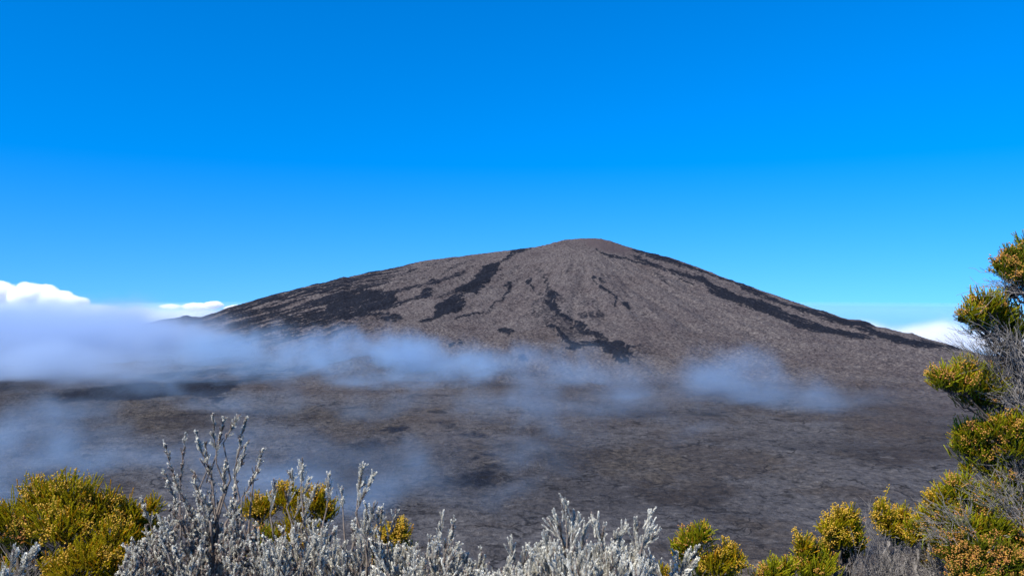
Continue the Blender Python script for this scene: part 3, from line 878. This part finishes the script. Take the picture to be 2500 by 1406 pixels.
def heath(label, base_px, depth, tufts, group, bark='dark', trunk=0.012, dry=None, spread=1.0, name='heath_bush', trunk_px=None, big=1.0):
    """tufts: (px, py, rx, ry, depth offset, leaf kind, flower share, density)"""
    bx, by = at(base_px, CY, depth)[:2]
    base = np.array([bx, by, ground_z(bx, by)])
    root = plant(name, label, 'bush' if name == 'heath_bush' else 'tree', base, group)
    tb = Tubes(5); mb = {'dark': m_bark_dark, 'grey': m_bark_grey}[bark]
    if trunk_px is None:      # low leafy skirt round the foot, below the picture
        w = max(t[0] for t in tufts) - min(t[0] for t in tufts)
        tufts = tufts + [(base_px + w * k * .36, 1500 + 30 * abs(k), 34 + w * .18, 60, .05, 'green', 0, .35) for k in (-1, 0, 1)]
    # a few leaders rise from the base, tufts hang on the nearest leader
    cents = [at(t[0], t[1], depth + t[4]) for t in tufts]
    for t, c in zip(tufts, cents):
        px, py, rx, ry, dz, kind, fl, dens = t
        rx *= big; ry *= big
        d = depth + dz
        R3 = np.array([rx / F0 * d, (rx + ry) / 2 / F0 * d * 0.95, ry / F0 * d])
        root_pt = c - np.array([0, 0, R3[2] * 0.95]) + np.array([(bx - c[0]) * 0.10, 0, 0])
        # limb
        start = base + np.array([rng.normal() * .03, rng.normal() * .03, 0])
        if trunk_px is None:
            tb.add(wander(start, root_pt, 11, jit=0.022, lead=np.array([0, 0, 0.5])), trunk * 0.75, trunk * 0.36)
        else:
            ty = py + 0.45 * (2560 - px) + 60 + 40 * rng.rand()
            tx = np.interp(ty, [q[1] for q in trunk_px], [q[0] for q in trunk_px])
            tb.add(wander(at(tx, ty, depth), root_pt, 9, jit=0.03, lead=np.array([0, 0, -0.25])), trunk * 0.42, trunk * 0.20)
        n = int(dens * (rx * ry) * (d / 2.6) ** 2 / 10.5)
        # shoot bases in the shell of a lumpy dome
        u = norm(rng.normal(size=(n * 3, 3)))
        u = u[u[:, 2] > -0.55 + 0.3 * rng.rand(len(u))][:n]; n = len(u)
        lump = 1 + 0.30 * np.sin(u[:, 0] * 5 + px) * np.cos(u[:, 2] * 4 + py) + 0.17 * rng.normal(size=n)
        rr = (0.35 + 0.65 * rng.rand(n) ** 0.45) * lump
        L = rng.uniform(0.030, 0.058, n) * (0.8 + 0.25 * spread)
        dirs = norm(u * 0.75 + np.array([0, 0, 0.75]) + rng.normal(size=(n, 3)) * 0.28)
        pos = c + u * rr[:, None] * R3 * 0.92 - dirs * L[:, None] * 0.7
        lo, hi = [np.array(q) for q in LEAF[kind]]
        mixv = np.clip(rng.normal(0.5, 0.24, n), 0, 1)[:, None]
        clo = lo * (0.65 + 0.7 * mixv); chi = hi * (0.62 + 0.76 * mixv)
        red = (rng.rand(n) < 0.22)[:, None]
        chi = np.where(red, chi * np.array([1.15, 0.72, 0.9]), chi)
        V, F, C = scatter(HEATH, pos, dirs, L, 0.030 * (0.55 + 0.45 * L / 0.045) * rng.uniform(.85, 1.2, n), clo, chi)
        fo = mesh_obj('foliage', V - base, F, m_leaf, parent=root, smooth=False, attrs={'leaf_colour': ('FLOAT_COLOR', C)})
        # twigs from the limb end to a share of the shoots
        for q in rng.choice(n, min(n, int(18 + n * 0.10)), replace=False):
            s0 = root_pt + (c - root_pt) * rng.uniform(-0.15, 0.75) + rng.normal(size=3) * 0.006
            tb.add(wander(s0, pos[q], 5, jit=0.05), 0.0019, 0.0009)
        if fl > 0:
            # flower heads sit near the shoot tips, gathered in patches
            patch = np.sin(u[:, 0] * 4.2 + px * .37) + np.sin(u[:, 2] * 5.1 + py * .23) + np.sin(u[:, 1] * 3.7 + px) + rng.normal(size=n) * .5
            thr = np.quantile(patch, max(0.0, 1 - fl))
            sel = np.where(patch >= thr)[0]
            P, Rr, Cc = [], [], []
            for q in sel:
                kf = rng.randint(5, 10)
                tt = rng.uniform(0.62, 1.06, kf)[:, None]
                P.append(pos[q] + dirs[q] * L[q] * tt + rng.normal(size=(kf, 3)) * 0.0052)
                Rr.append(rng.uniform(0.0019, 0.0035, kf))
                g = rng.rand()
                base_c = np.array([0.44, 0.185, 0.055]) * (1 - g) + np.array([0.48, 0.27, 0.045]) * g
                if kind in ('yellow', 'gold'): base_c = base_c * 0.45 + np.array([0.58, 0.40, 0.03]) * 0.55
                if kind == 'deep': base_c = base_c * np.array([.72, .62, .7])  # blossoms darkened along with the dark tufts
                Cc.append(base_c * rng.uniform(.72, 1.25, (kf, 1)))
            V, F, C = balls(np.concatenate(P), np.concatenate(Rr), np.concatenate(Cc))
            mesh_obj('blossom', V - base, F, m_flower, parent=fo, smooth=True, attrs={'leaf_colour': ('FLOAT_COLOR', C)})
    if trunk_px is not None:
        tp = [base] + [at(q[0], q[1], depth) for q in trunk_px[::-1]]
        for q0, q1, ra, rb in zip(tp[:-1], tp[1:], np.linspace(2.2, .8, len(tp)), np.linspace(2.0, .6, len(tp))):
            tb.add(wander(q0, q1, 7, jit=0.02), trunk * ra, trunk * rb)
    tb.build('trunk' if trunk_px is not None else 'stem', mb, root, base)
    if dry:
        td = Tubes(4)
        for (x0, y0, x1, y1, sx, sy, dz, n, r) in dry:     # fans of bare twigs: root pixel, tip pixel, scatter
            for q in range(n):
                s = at(x0 + rng.normal() * sx * 0.35, y0 + rng.normal() * sy * .2, depth + dz + rng.normal() * 0.04)
                e = at(x1 + rng.normal() * sx, y1 + rng.normal() * sy, depth + dz + rng.normal() * 0.07)
                path = wander(s, e, 7, jit=0.035, lead=np.array([0, 0, 0.25]))
                td.add(path, r * rng.uniform(.8, 1.3), r * 0.45)
                for w in range(rng.randint(2, 5)):
                    k = rng.randint(2, 6)
                    g = path[k]; gd = norm(path[k] - path[k - 1]) + rng.normal(size=3) * 0.35
                    td.add(wander(g, g + norm(gd) * rng.uniform(.025, .07), 4, jit=0.06), r * .6, r * .35)
        td.build('dry_twig', m_bark_grey, root, base)
    return root


def silver(label, base_px, depth, outline, heroes, n_fill, group, fan=0.55, thick=1.0, brown=0.25, low=1440, shoots=1.0, spike_len=1.0, upright=0.0):
    """outline: top edge [(px, py)...] of the dense body; heroes: (tip px, tip py, root px, root py, side shoots, depth offset)"""
    bx, by = at(base_px, CY, depth)[:2]
    base = np.array([bx, by, ground_z(bx, by)])
    root = plant('silver_shrub', label, 'shrub', base, group)
    tb = Tubes(5)
    O = np.array(outline, float)

    def spikes(paths, nm, pale):
        P, D, L, Wd, CL, CH = [], [], [], [], [], []
        for path, ns, tipL in paths:
            seg = np.linalg.norm(path[-1] - path[0])
            ax = norm(path[-1] - path[-2])
            P.append(path[-1] - ax * tipL * 0.9); D.append(ax); L.append(tipL); Wd.append(rng.uniform(.0034, .0042))
            for k in range(int(ns * shoots * 1.45)):
                t = 0.06 + 0.92 * rng.rand() ** 0.85
                i = int(t * (len(path) - 1)); f = t * (len(path) - 1) - i
                i = min(i, len(path) - 2)
                p = path[i] * (1 - f) + path[i + 1] * f
                a = norm(path[i + 1] - path[i])
                side = norm(np.cross(a, rng.normal(size=3)))
                d = norm(a * rng.uniform(.75, 1.1) + side * rng.uniform(.35, .75) * (1 - upright) + np.array([0, 0, .22 + .3 * upright]))
                P.append(p); D.append(d); L.append(rng.uniform(.014, .040) * (1.25 - 0.80 * t) * spike_len); Wd.append(rng.uniform(.0028, .0042))
        P = np.array(P); D = np.array(D); L = np.array(L); Wd = np.array(Wd) * thick
        n = len(P)
        g = rng.rand(n)[:, None]
        hi = np.array([0.92, 0.89, 0.76]) * (0.66 + 0.42 * g)
        lo = np.array([0.60, 0.57, 0.48]) * (0.62 + 0.5 * g)
        old = (rng.rand(n) < brown)[:, None]
        hi = np.where(old, np.array([0.36, 0.29, 0.25]) * (0.6 + 0.7 * g), hi); lo = np.where(old, np.array([0.17, 0.125, 0.10]) * (0.6 + 0.7 * g), lo)
        hi = hi * pale; lo = lo * pale
        V, F, C = scatter(SPIKE, P, D, L, Wd, lo, hi)
        return mesh_obj(nm, V - base, F, m_silver, parent=root, smooth=False, attrs={'leaf_colour': ('FLOAT_COLOR', C)})

    hub_pts = []
    for (tx, ty, rx, ry, ns, dz) in heroes:
        d = depth + dz
        tip = at(tx, ty, d); rt = at(rx, ry, d + rng.normal() * .02)
        lean = norm(tip - rt)
        path = wander(rt, tip, 9, jit=0.014, lead=np.array([0, 0, 0.12]))
        tb.add(path, 0.0017, 0.0009)
        tb.add(wander(base, rt, 9, jit=0.02, lead=np.array([0, 0, .5])), 0.008, 0.0018)
        spikes([(path, ns, rng.uniform(.03, .05))], 'shoot', 1.0)
    # body: branchlets under the outline, leaning away from the foot, in clumps
    xs = rng.uniform(O[0, 0], O[-1, 0], n_fill)
    tops = np.interp(xs, O[:, 0], O[:, 1])
    depthq = rng.rand(n_fill) ** 1.15
    ys = tops + depthq * np.maximum(low - tops, 10)
    skirt = rng.rand(n_fill) < 0.16
    ys = np.where(skirt, 1440 + 230 * rng.rand(n_fill), ys)
    order = np.argsort(xs); ngrp = max(3, int((O[-1, 0] - O[0, 0]) / 75))
    for grp in np.array_split(order, ngrp):
        paths = []
        limb_end = at(np.mean(xs[grp]), np.mean(tops[grp]) + 160, depth)
        tb.add(wander(base, limb_end, 9, jit=0.02, lead=np.array([0, 0, .5])), 0.010, 0.004)
        for q in grp:
            d = depth + rng.normal() * 0.085 - 0.05 * (depthq[q] - .5)
            tip = at(xs[q], ys[q], d)
            Lb = rng.uniform(0.07, 0.15)
            away = np.array([(xs[q] - base_px) / 900.0 * fan, rng.normal() * .25, 1.0]) + rng.normal(size=3) * np.array([.28, .2, .1])
            rt = tip - norm(away) * Lb
            path = wander(rt, tip, 6, jit=0.03)
            tb.add(path, 0.0016, 0.0009)
            if rng.rand() < .25: tb.add(wander(limb_end, rt, 6, jit=0.05), 0.0024, 0.0016)
            paths.append((path, rng.randint(7, 13), rng.uniform(.03, .055)))
        spikes(paths, 'foliage', 1.0)
    tb.build('stem', m_bark_silver, root, base)
    return root
# ------------------------------------------------------------------ the shrubs
G_H = 'heath bushes along the crater rim'
G_S = 'silver grey shrubs along the crater rim'

heath('large golden heath bush at the bottom left, bright yellow green with orange tips', 150, 2.45, [
 (30, 1268, 58, 52, .10, 'yellow', .19, 1.0), (112, 1222, 66, 58, .06, 'yellow', .22, 1.0), (180, 1216, 62, 60, .04, 'yellow', .19, 1.0),
 (248, 1250, 56, 58, .06, 'yellow', .19, 1.0), (312, 1262, 44, 52, .08, 'yellow', .16, 1.0), (160, 1290, 84, 58, -.05, 'yellow', .22, 1.0),
 (72, 1310, 60, 46, .06, 'deep', .2, .8), (272, 1322, 66, 56, -.04, 'yellow', .19, 1.0), (345, 1285, 42, 50, .12, 'gold', .13, .9),
 (150, 1372, 50, 34, -.10, 'gold', .26, 1.1), (215, 1368, 76, 52, -.14, 'gold', .19, 1.1), (290, 1398, 60, 46, -.12, 'gold', .16, 1.0), (160, 1425, 70, 40, -.14, 'gold', .22, 1.0),
 (30, 1400, 40, 34, .10, 'yellow', .19, .8), (60, 1370, 60, 44, .16, 'deep', .15, 1.0), (110, 1400, 60, 44, .14, 'deep', .1, 1.0), (-10, 1350, 50, 50, .16, 'deep', .1, 1.0), (20, 1440, 80, 40, .12, 'deep', .1, .9), (330, 1330, 40, 44, .06, 'yellow', .13, 1.0), (-20, 1270, 40, 46, .10, 'yellow', .19, 1.0), (372, 1240, 26, 30, .14, 'gold', .06, .9)], G_H,  # dark tufts here colour in the shade of the low gap
 dry=[(60, 1480, 60, 1370, 42, 34, -.05, 26, .0011)])

heath('golden heath bush half hidden behind the tall silver shrub', 700, 2.75, [
 (632, 1240, 46, 36, 0, 'gold', .15, 1.1), (700, 1216, 52, 38, .02, 'gold', .15, 1.1), (768, 1224, 44, 40, 0, 'gold', .12, 1.1), (796, 1250, 30, 34, 0, 'yellow', .1, 1.0),
 (655, 1330, 52, 58, -.06, 'lime', .08, 1.0), (735, 1300, 58, 54, -.03, 'gold', .1, 1.0), (690, 1390, 60, 50, -.05, 'lime', .05, .9)], G_H)

heath('small orange tipped heath tuft poking out beside the silver shrub', 965, 2.6, [
 (972, 1300, 32, 28, 0, 'gold', .55, 1.3), (935, 1312, 26, 24, .02, 'gold', .35, 1.2), (985, 1345, 30, 34, .02, 'yellow', .2, 1.0), (945, 1370, 40, 40, .03, 'lime', .1, .9)], G_H)

heath('two headed yellow green heath bush right of the pale silver shrub, bottom centre right', 1730, 2.7, [
 (1690, 1322, 44, 40, 0, 'lime', .12, 1.25), (1714, 1302, 28, 28, -.02, 'lime', .10, 1.2), (1668, 1345, 30, 40, .03, 'lime', .2, 1.1),
 (1748, 1378, 44, 38, -.03, 'yellow', .22, 1.2), (1786, 1372, 34, 42, .02, 'yellow', .25, 1.1), (1775, 1348, 14, 26, .02, 'yellow', .3, 1.1), (1700, 1392, 48, 40, .02, 'green', .1, 1.0), (1612, 1400, 30, 22, .04, 'yellow', .2, 1.0), (1760, 1430, 66, 40, 0, 'lime', .2, 1.0)], G_H, bark='grey',
 dry=[(1680, 1460, 1672, 1390, 26, 22, -.06, 16, .0010)])

heath('low rounded lime green heath bush cut by the bottom edge, between two taller heaths', 1900, 2.75, [
 (1886, 1392, 34, 28, 0, 'lime', .08, 1.3), (1922, 1386, 34, 26, .02, 'lime', .08, 1.3), (1900, 1425, 60, 36, 0, 'lime', .05, 1.0), (1856, 1412, 24, 20, 0, 'lime', .1, 1.0)], G_H)

heath('slim upright heath plant with one tall column and a lower bright clump', 1985, 2.85, [
 (1962, 1332, 24, 32, 0, 'yellow', .22, 1.3), (1958, 1370, 28, 36, 0, 'lime', .12, 1.2), (1992, 1350, 16, 28, .02, 'green', .05, 1.2), (1990, 1394, 46, 34, -.04, 'lime', .08, 1.2), (2018, 1376, 30, 34, .03, 'lime', .15, 1.0)], G_H)

heath('open heath bush with a pointed golden head on long dark bare stems', 2068, 2.95, [
 (2056, 1274, 28, 36, 0, 'yellow', .35, 1.3), (2078, 1262, 18, 28, .02, 'yellow', .25, 1.3), (2028, 1294, 28, 34, -.02, 'yellow', .40, 1.2), (2086, 1300, 26, 34, .02, 'lime', .2, 1.2), (2012, 1372, 30, 28, .05, 'lime', .1, 1.0), (2092, 1332, 26, 24, .03, 'yellow', .15, 1.0), (2050, 1318, 40, 26, -.01, 'yellow', .4, 1.1), (2022, 1340, 28, 26, .03, 'lime', .3, .9), (2058, 1350, 22, 26, .03, 'deep', .1, .8)], G_H,
 dry=[(2090, 1470, 2082, 1365, 32, 30, .02, 40, .0012)])

heath('forked heath bush standing on a grey thicket of bare twigs', 2175, 3.05, [
 (2158, 1262, 30, 34, 0, 'yellow', .28, 1.25), (2202, 1262, 22, 30, .02, 'yellow', .18, 1.2), (2172, 1290, 34, 28, -.01, 'yellow', .25, 1.1), (2150, 1236, 12, 14, 0, 'yellow', .2, 1.2), (2190, 1308, 26, 20, .02, 'lime', .3, .9)], G_H, bark='grey',
 dry=[(2160, 1470, 2145, 1350, 42, 34, -.03, 90, .0011), (2190, 1470, 2200, 1365, 34, 34, .02, 60, .0011), (2130, 1320, 2122, 1240, 8, 20, .05, 9, .0008)])

heath('small round topped heath bush on leaning grey twigs left of the biggest heath', 2262, 3.0, [
 (2236, 1284, 34, 22, 0, 'lime', .12, 1.25), (2262, 1302, 26, 24, .02, 'lime', .15, 1.15), (2222, 1312, 24, 22, 0, 'yellow', .3, 1.1), (2286, 1330, 34, 30, .02, 'lime', .3, 1.1), (2270, 1362, 26, 26, .03, 'yellow', .3, .9)], G_H, bark='grey',
 dry=[(2310, 1470, 2270, 1370, 42, 34, .0, 80, .0012), (2290, 1400, 2240, 1345, 26, 20, .0, 30, .0010)])

heath('biggest heath bush in the bottom right corner, green above and thick with orange flowers below', 2410, 2.75, [
 (2262, 1262, 30, 30, .10, 'yellow', .1, 1.1), (2300, 1310, 46, 40, .06, 'lime', .2, 1.1), (2450, 1170, 44, 36, .10, 'lime', .1, 1.0), (2500, 1180, 40, 40, .10, 'lime', .1, 1.0), (2288, 1222, 34, 36, .10, 'yellow', .16, 1.2), (2334, 1196, 40, 38, .10, 'lime', .09, 1.2), (2356, 1178, 18, 26, .10, 'lime', .08, 1.2), (2310, 1258, 44, 36, .06, 'lime', .12, 1.1),
 (2386, 1230, 48, 44, .08, 'lime', .03, 1.1), (2440, 1214, 44, 48, .08, 'lime', .08, 1.1), (2488, 1240, 40, 50, .08, 'green', .12, 1.1), (2350, 1290, 56, 42, .02, 'lime', .23, 1.1),
 (2420, 1290, 56, 48, .02, 'lime', .20, 1.1), (2482, 1310, 44, 48, .02, 'lime', .27, 1.1), (2330, 1346, 40, 44, -.03, 'green', .55, 1.1), (2392, 1346, 56, 46, -.05, 'green', .55, 1.1), (2456, 1362, 52, 44, -.05, 'green', .43, 1.1),
 (2370, 1402, 56, 36, -.08, 'green', .51, 1.0), (2440, 1418, 56, 34, -.08, 'green', .39, 1.0), (2500, 1400, 40, 46, -.06, 'green', .55, 1.0), (2530, 1300, 50, 80, .02, 'green', .23, .8)], G_H, bark='grey', trunk=.014,
 dry=[(2380, 1330, 2300, 1250, 40, 26, .02, 50, .0011), (2500, 1300, 2420, 1200, 50, 36, .04, 70, .0012), (2330, 1330, 2262, 1290, 20, 12, .0, 18, .0009)])

heath('tall tree heath leaning in from the right edge with orange flowered crowns on grey branches', 2540, 2.85, [
 (2478, 634, 30, 30, .02, 'green', .15, 1.2), (2504, 654, 36, 44, .04, 'green', .12, 1.1), (2450, 650, 24, 20, 0, 'green', .39, 1.2), (2486, 668, 36, 28, -.02, 'green', .29, 1.1), (2530, 620, 40, 46, .05, 'green', .09, 1.0),
 (2408, 742, 34, 30, 0, 'lime', .17, 1.2), (2376, 766, 26, 26, -.02, 'lime', .22, 1.0), (2438, 762, 34, 32, .03, 'lime', .05, 1.1), (2344, 768, 9, 12, 0, 'green', .29, 1.2), (2470, 806, 40, 40, .05, 'green', .05, 1.0), (2402, 790, 30, 22, .02, 'lime', .12, .8),
 (2300, 926, 28, 30, -.05, 'lime', .29, 1.2), (2346, 932, 34, 34, -.04, 'lime', .29, 1.2), (2364, 900, 26, 26, 0, 'lime', .04, 1.2), (2396, 934, 42, 40, .02, 'lime', .12, 1.1), (2392, 972, 46, 26, .02, 'green', .07, 1.0), (2440, 960, 22, 36, .05, 'lime', .02, 1.0),
 (2470, 712, 18, 16, .04, 'green', .08, .8), (2458, 850, 26, 16, .05, 'green', .04, .6), (2424, 900, 20, 16, .04, 'lime', .08, .7), (2500, 900, 28, 34, .10, 'green', .05, .9),
 (2470, 1040, 44, 30, -.04, 'lime', .31, 1.2), (2424, 1050, 40, 34, -.02, 'lime', .15, 1.1), (2366, 1060, 34, 30, .02, 'lime', .09, 1.1), (2350, 1088, 26, 26, .04, 'lime', .09, 1.0), (2398, 1100, 46, 34, .03, 'lime', .12, 1.0), (2476, 1090, 40, 30, -.04, 'lime', .34, 1.0), (2440, 1140, 46, 26, .04, 'lime', .05, .9), (2362, 1142, 16, 16, .05, 'yellow', .09, 1.0), (2530, 1060, 50, 60, 0, 'lime', .15, .9)], None, bark='dark', trunk=.016, name='heath_tree', big=1.28, trunk_px=[(2545, 560), (2540, 700), (2525, 860), (2510, 1000), (2530, 1180), (2560, 1420)],
 dry=[(2500, 720, 2440, 690, 36, 22, .02, 36, .0014), (2500, 880, 2400, 800, 44, 24, .02, 60, .0015), (2470, 980, 2390, 850, 46, 22, .03, 130, .0011), (2500, 960, 2470, 860, 26, 40, .0, 60, .0013), (2510, 1010, 2450, 950, 30, 26, .0, 40, .0013),
      (2520, 1230, 2430, 1150, 50, 26, .04, 90, .0012), (2520, 1200, 2480, 1140, 36, 30, .0, 60, .0013)])

silver('tall silver grey shrub with dark twiggy spires rising above all the others, left of centre', 560, 2.1,
 [(285, 1380), (310, 1335), (345, 1280), (400, 1240), (430, 1215), (500, 1200), (560, 1195), (600, 1240), (640, 1300), (700, 1340), (760, 1370)],
 [(400, 1080, 440, 1215, 15, 0), (398, 1150, 436, 1235, 10, .03), (452, 1058, 440, 1180, 9, .02), (478, 1050, 505, 1150, 12, -.02), (520, 1012, 528, 1130, 13, 0), (548, 1022, 528, 1110, 12, .02), (582, 1016, 545, 1080, 9, 0),
  (601, 1022, 572, 1150, 20, .02), (604, 1080, 575, 1170, 14, -.02), (642, 1098, 618, 1180, 9, .02), (634, 1148, 590, 1215, 13, 0), (500, 1080, 520, 1190, 12, .03), (470, 1150, 490, 1240, 14, 0), (552, 1130, 545, 1220, 16, 0), (512, 1140, 520, 1230, 14, .02), (430, 1180, 470, 1270, 14, .02), (345, 1215, 370, 1290, 10, .02), (575, 1170, 570, 1260, 14, 0),
  (300, 1330, 360, 1400, 9, -.06), (330, 1335, 370, 1410, 10, -.06), (350, 1320, 372, 1400, 9, -.06)],
 330, G_S, brown=.33, thick=.70, shoots=1.9, spike_len=.72)

silver('broad silver grey shrub sloping down to the right, golden heath showing through it', 880, 2.0,
 [(640, 1330), (690, 1275), (740, 1265), (790, 1270), (850, 1262), (900, 1285), (960, 1310), (1020, 1310), (1080, 1310), (1120, 1340), (1170, 1385), (1215, 1400)],
 [(672, 1178, 660, 1260, 8, .05), (714, 1150, 700, 1240, 12, .05), (741, 1132, 735, 1190, 6, .06), (758, 1168, 715, 1270, 13, .05), (770, 1185, 735, 1290, 12, .03), (804, 1158, 798, 1240, 10, .05), (832, 1196, 838, 1250, 5, .05), (888, 1138, 872, 1230, 12, .02), (915, 1156, 868, 1250, 14, .02), (894, 1232, 890, 1320, 6, 0), (912, 1228, 898, 1320, 7, 0), (926, 1240, 915, 1320, 6, 0), (932, 1242, 928, 1330, 6, 0), (970, 1245, 945, 1330, 6, 0),
  (1080, 1258, 1068, 1350, 7, 0), (1112, 1270, 1085, 1370, 8, 0), (1106, 1280, 1095, 1370, 7, .02), (1120, 1322, 1100, 1380, 5, 0), (1175, 1338, 1168, 1410, 6, -.02), (1184, 1362, 1172, 1420, 5, -.02)],
 300, G_S, brown=.15, thick=.76, shoots=1.4, spike_len=1.15, upright=.25)

silver('pale nearly white silver shrub at the bottom centre with upright finger like shoots', 1430, 1.9,
 [(1180, 1408), (1230, 1395), (1262, 1385), (1298, 1345), (1320, 1332), (1360, 1326), (1400, 1328), (1440, 1330), (1480, 1328), (1530, 1334), (1570, 1340), (1592, 1362), (1605, 1405)],
 [(1248, 1322, 1262, 1400, 7, 0), (1285, 1334, 1272, 1410, 7, 0), (1250, 1360, 1225, 1420, 6, 0), (1380, 1226, 1384, 1320, 8, 0), (1357, 1260, 1378, 1335, 8, .02), (1346, 1286, 1372, 1320, 4, .02), (1403, 1264, 1385, 1340, 8, .02), (1411, 1272, 1390, 1350, 8, -.02), (1330, 1305, 1345, 1380, 8, 0),
  (1429, 1290, 1415, 1360, 8, 0), (1450, 1274, 1462, 1330, 6, .02), (1472, 1298, 1470, 1350, 5, 0), (1523, 1292, 1500, 1350, 8, .02), (1505, 1296, 1492, 1350, 7, 0), (1551, 1280, 1553, 1350, 8, .02), (1587, 1258, 1566, 1340, 9, 0), (1592, 1297, 1560, 1350, 8, -.02), (1598, 1309, 1556, 1360, 9, -.03), (1400, 1310, 1410, 1370, 6, .02)],
 400, G_S, brown=.08, thick=.76, shoots=1.15, spike_len=1.6, upright=.45)

silver('small spray of white felted shoots in front of the two headed heath bush', 1670, 1.95,
 [(1630, 1420), (1660, 1408), (1690, 1412)],
 [(1697, 1344, 1668, 1396, 6, 0), (1650, 1352, 1656, 1396, 5, 0), (1690, 1384, 1652, 1400, 6, -.01), (1672, 1370, 1662, 1400, 4, .01), (1644, 1394, 1634, 1440, 4, 0), (1603, 1376, 1600, 1430, 5, .04), (1690, 1390, 1660, 1410, 4, 0)],
 36, G_S, brown=.12, thick=1.0, spike_len=1.5, upright=.4)

silver('few stout white felted shoots in the bottom left corner in front of the golden heath', 20, 1.75,
 [(-40, 1420), (10, 1402), (50, 1412)],
 [(92, 1338, 40, 1412, 8, 0), (35, 1352, 20, 1410, 6, 0), (58, 1358, 48, 1404, 4, .02), (70, 1362, 36, 1420, 6, .01), (-10, 1370, 0, 1440, 6, 0)],
 26, G_S, brown=.08, thick=1.0, spike_len=1.4, upright=.5)
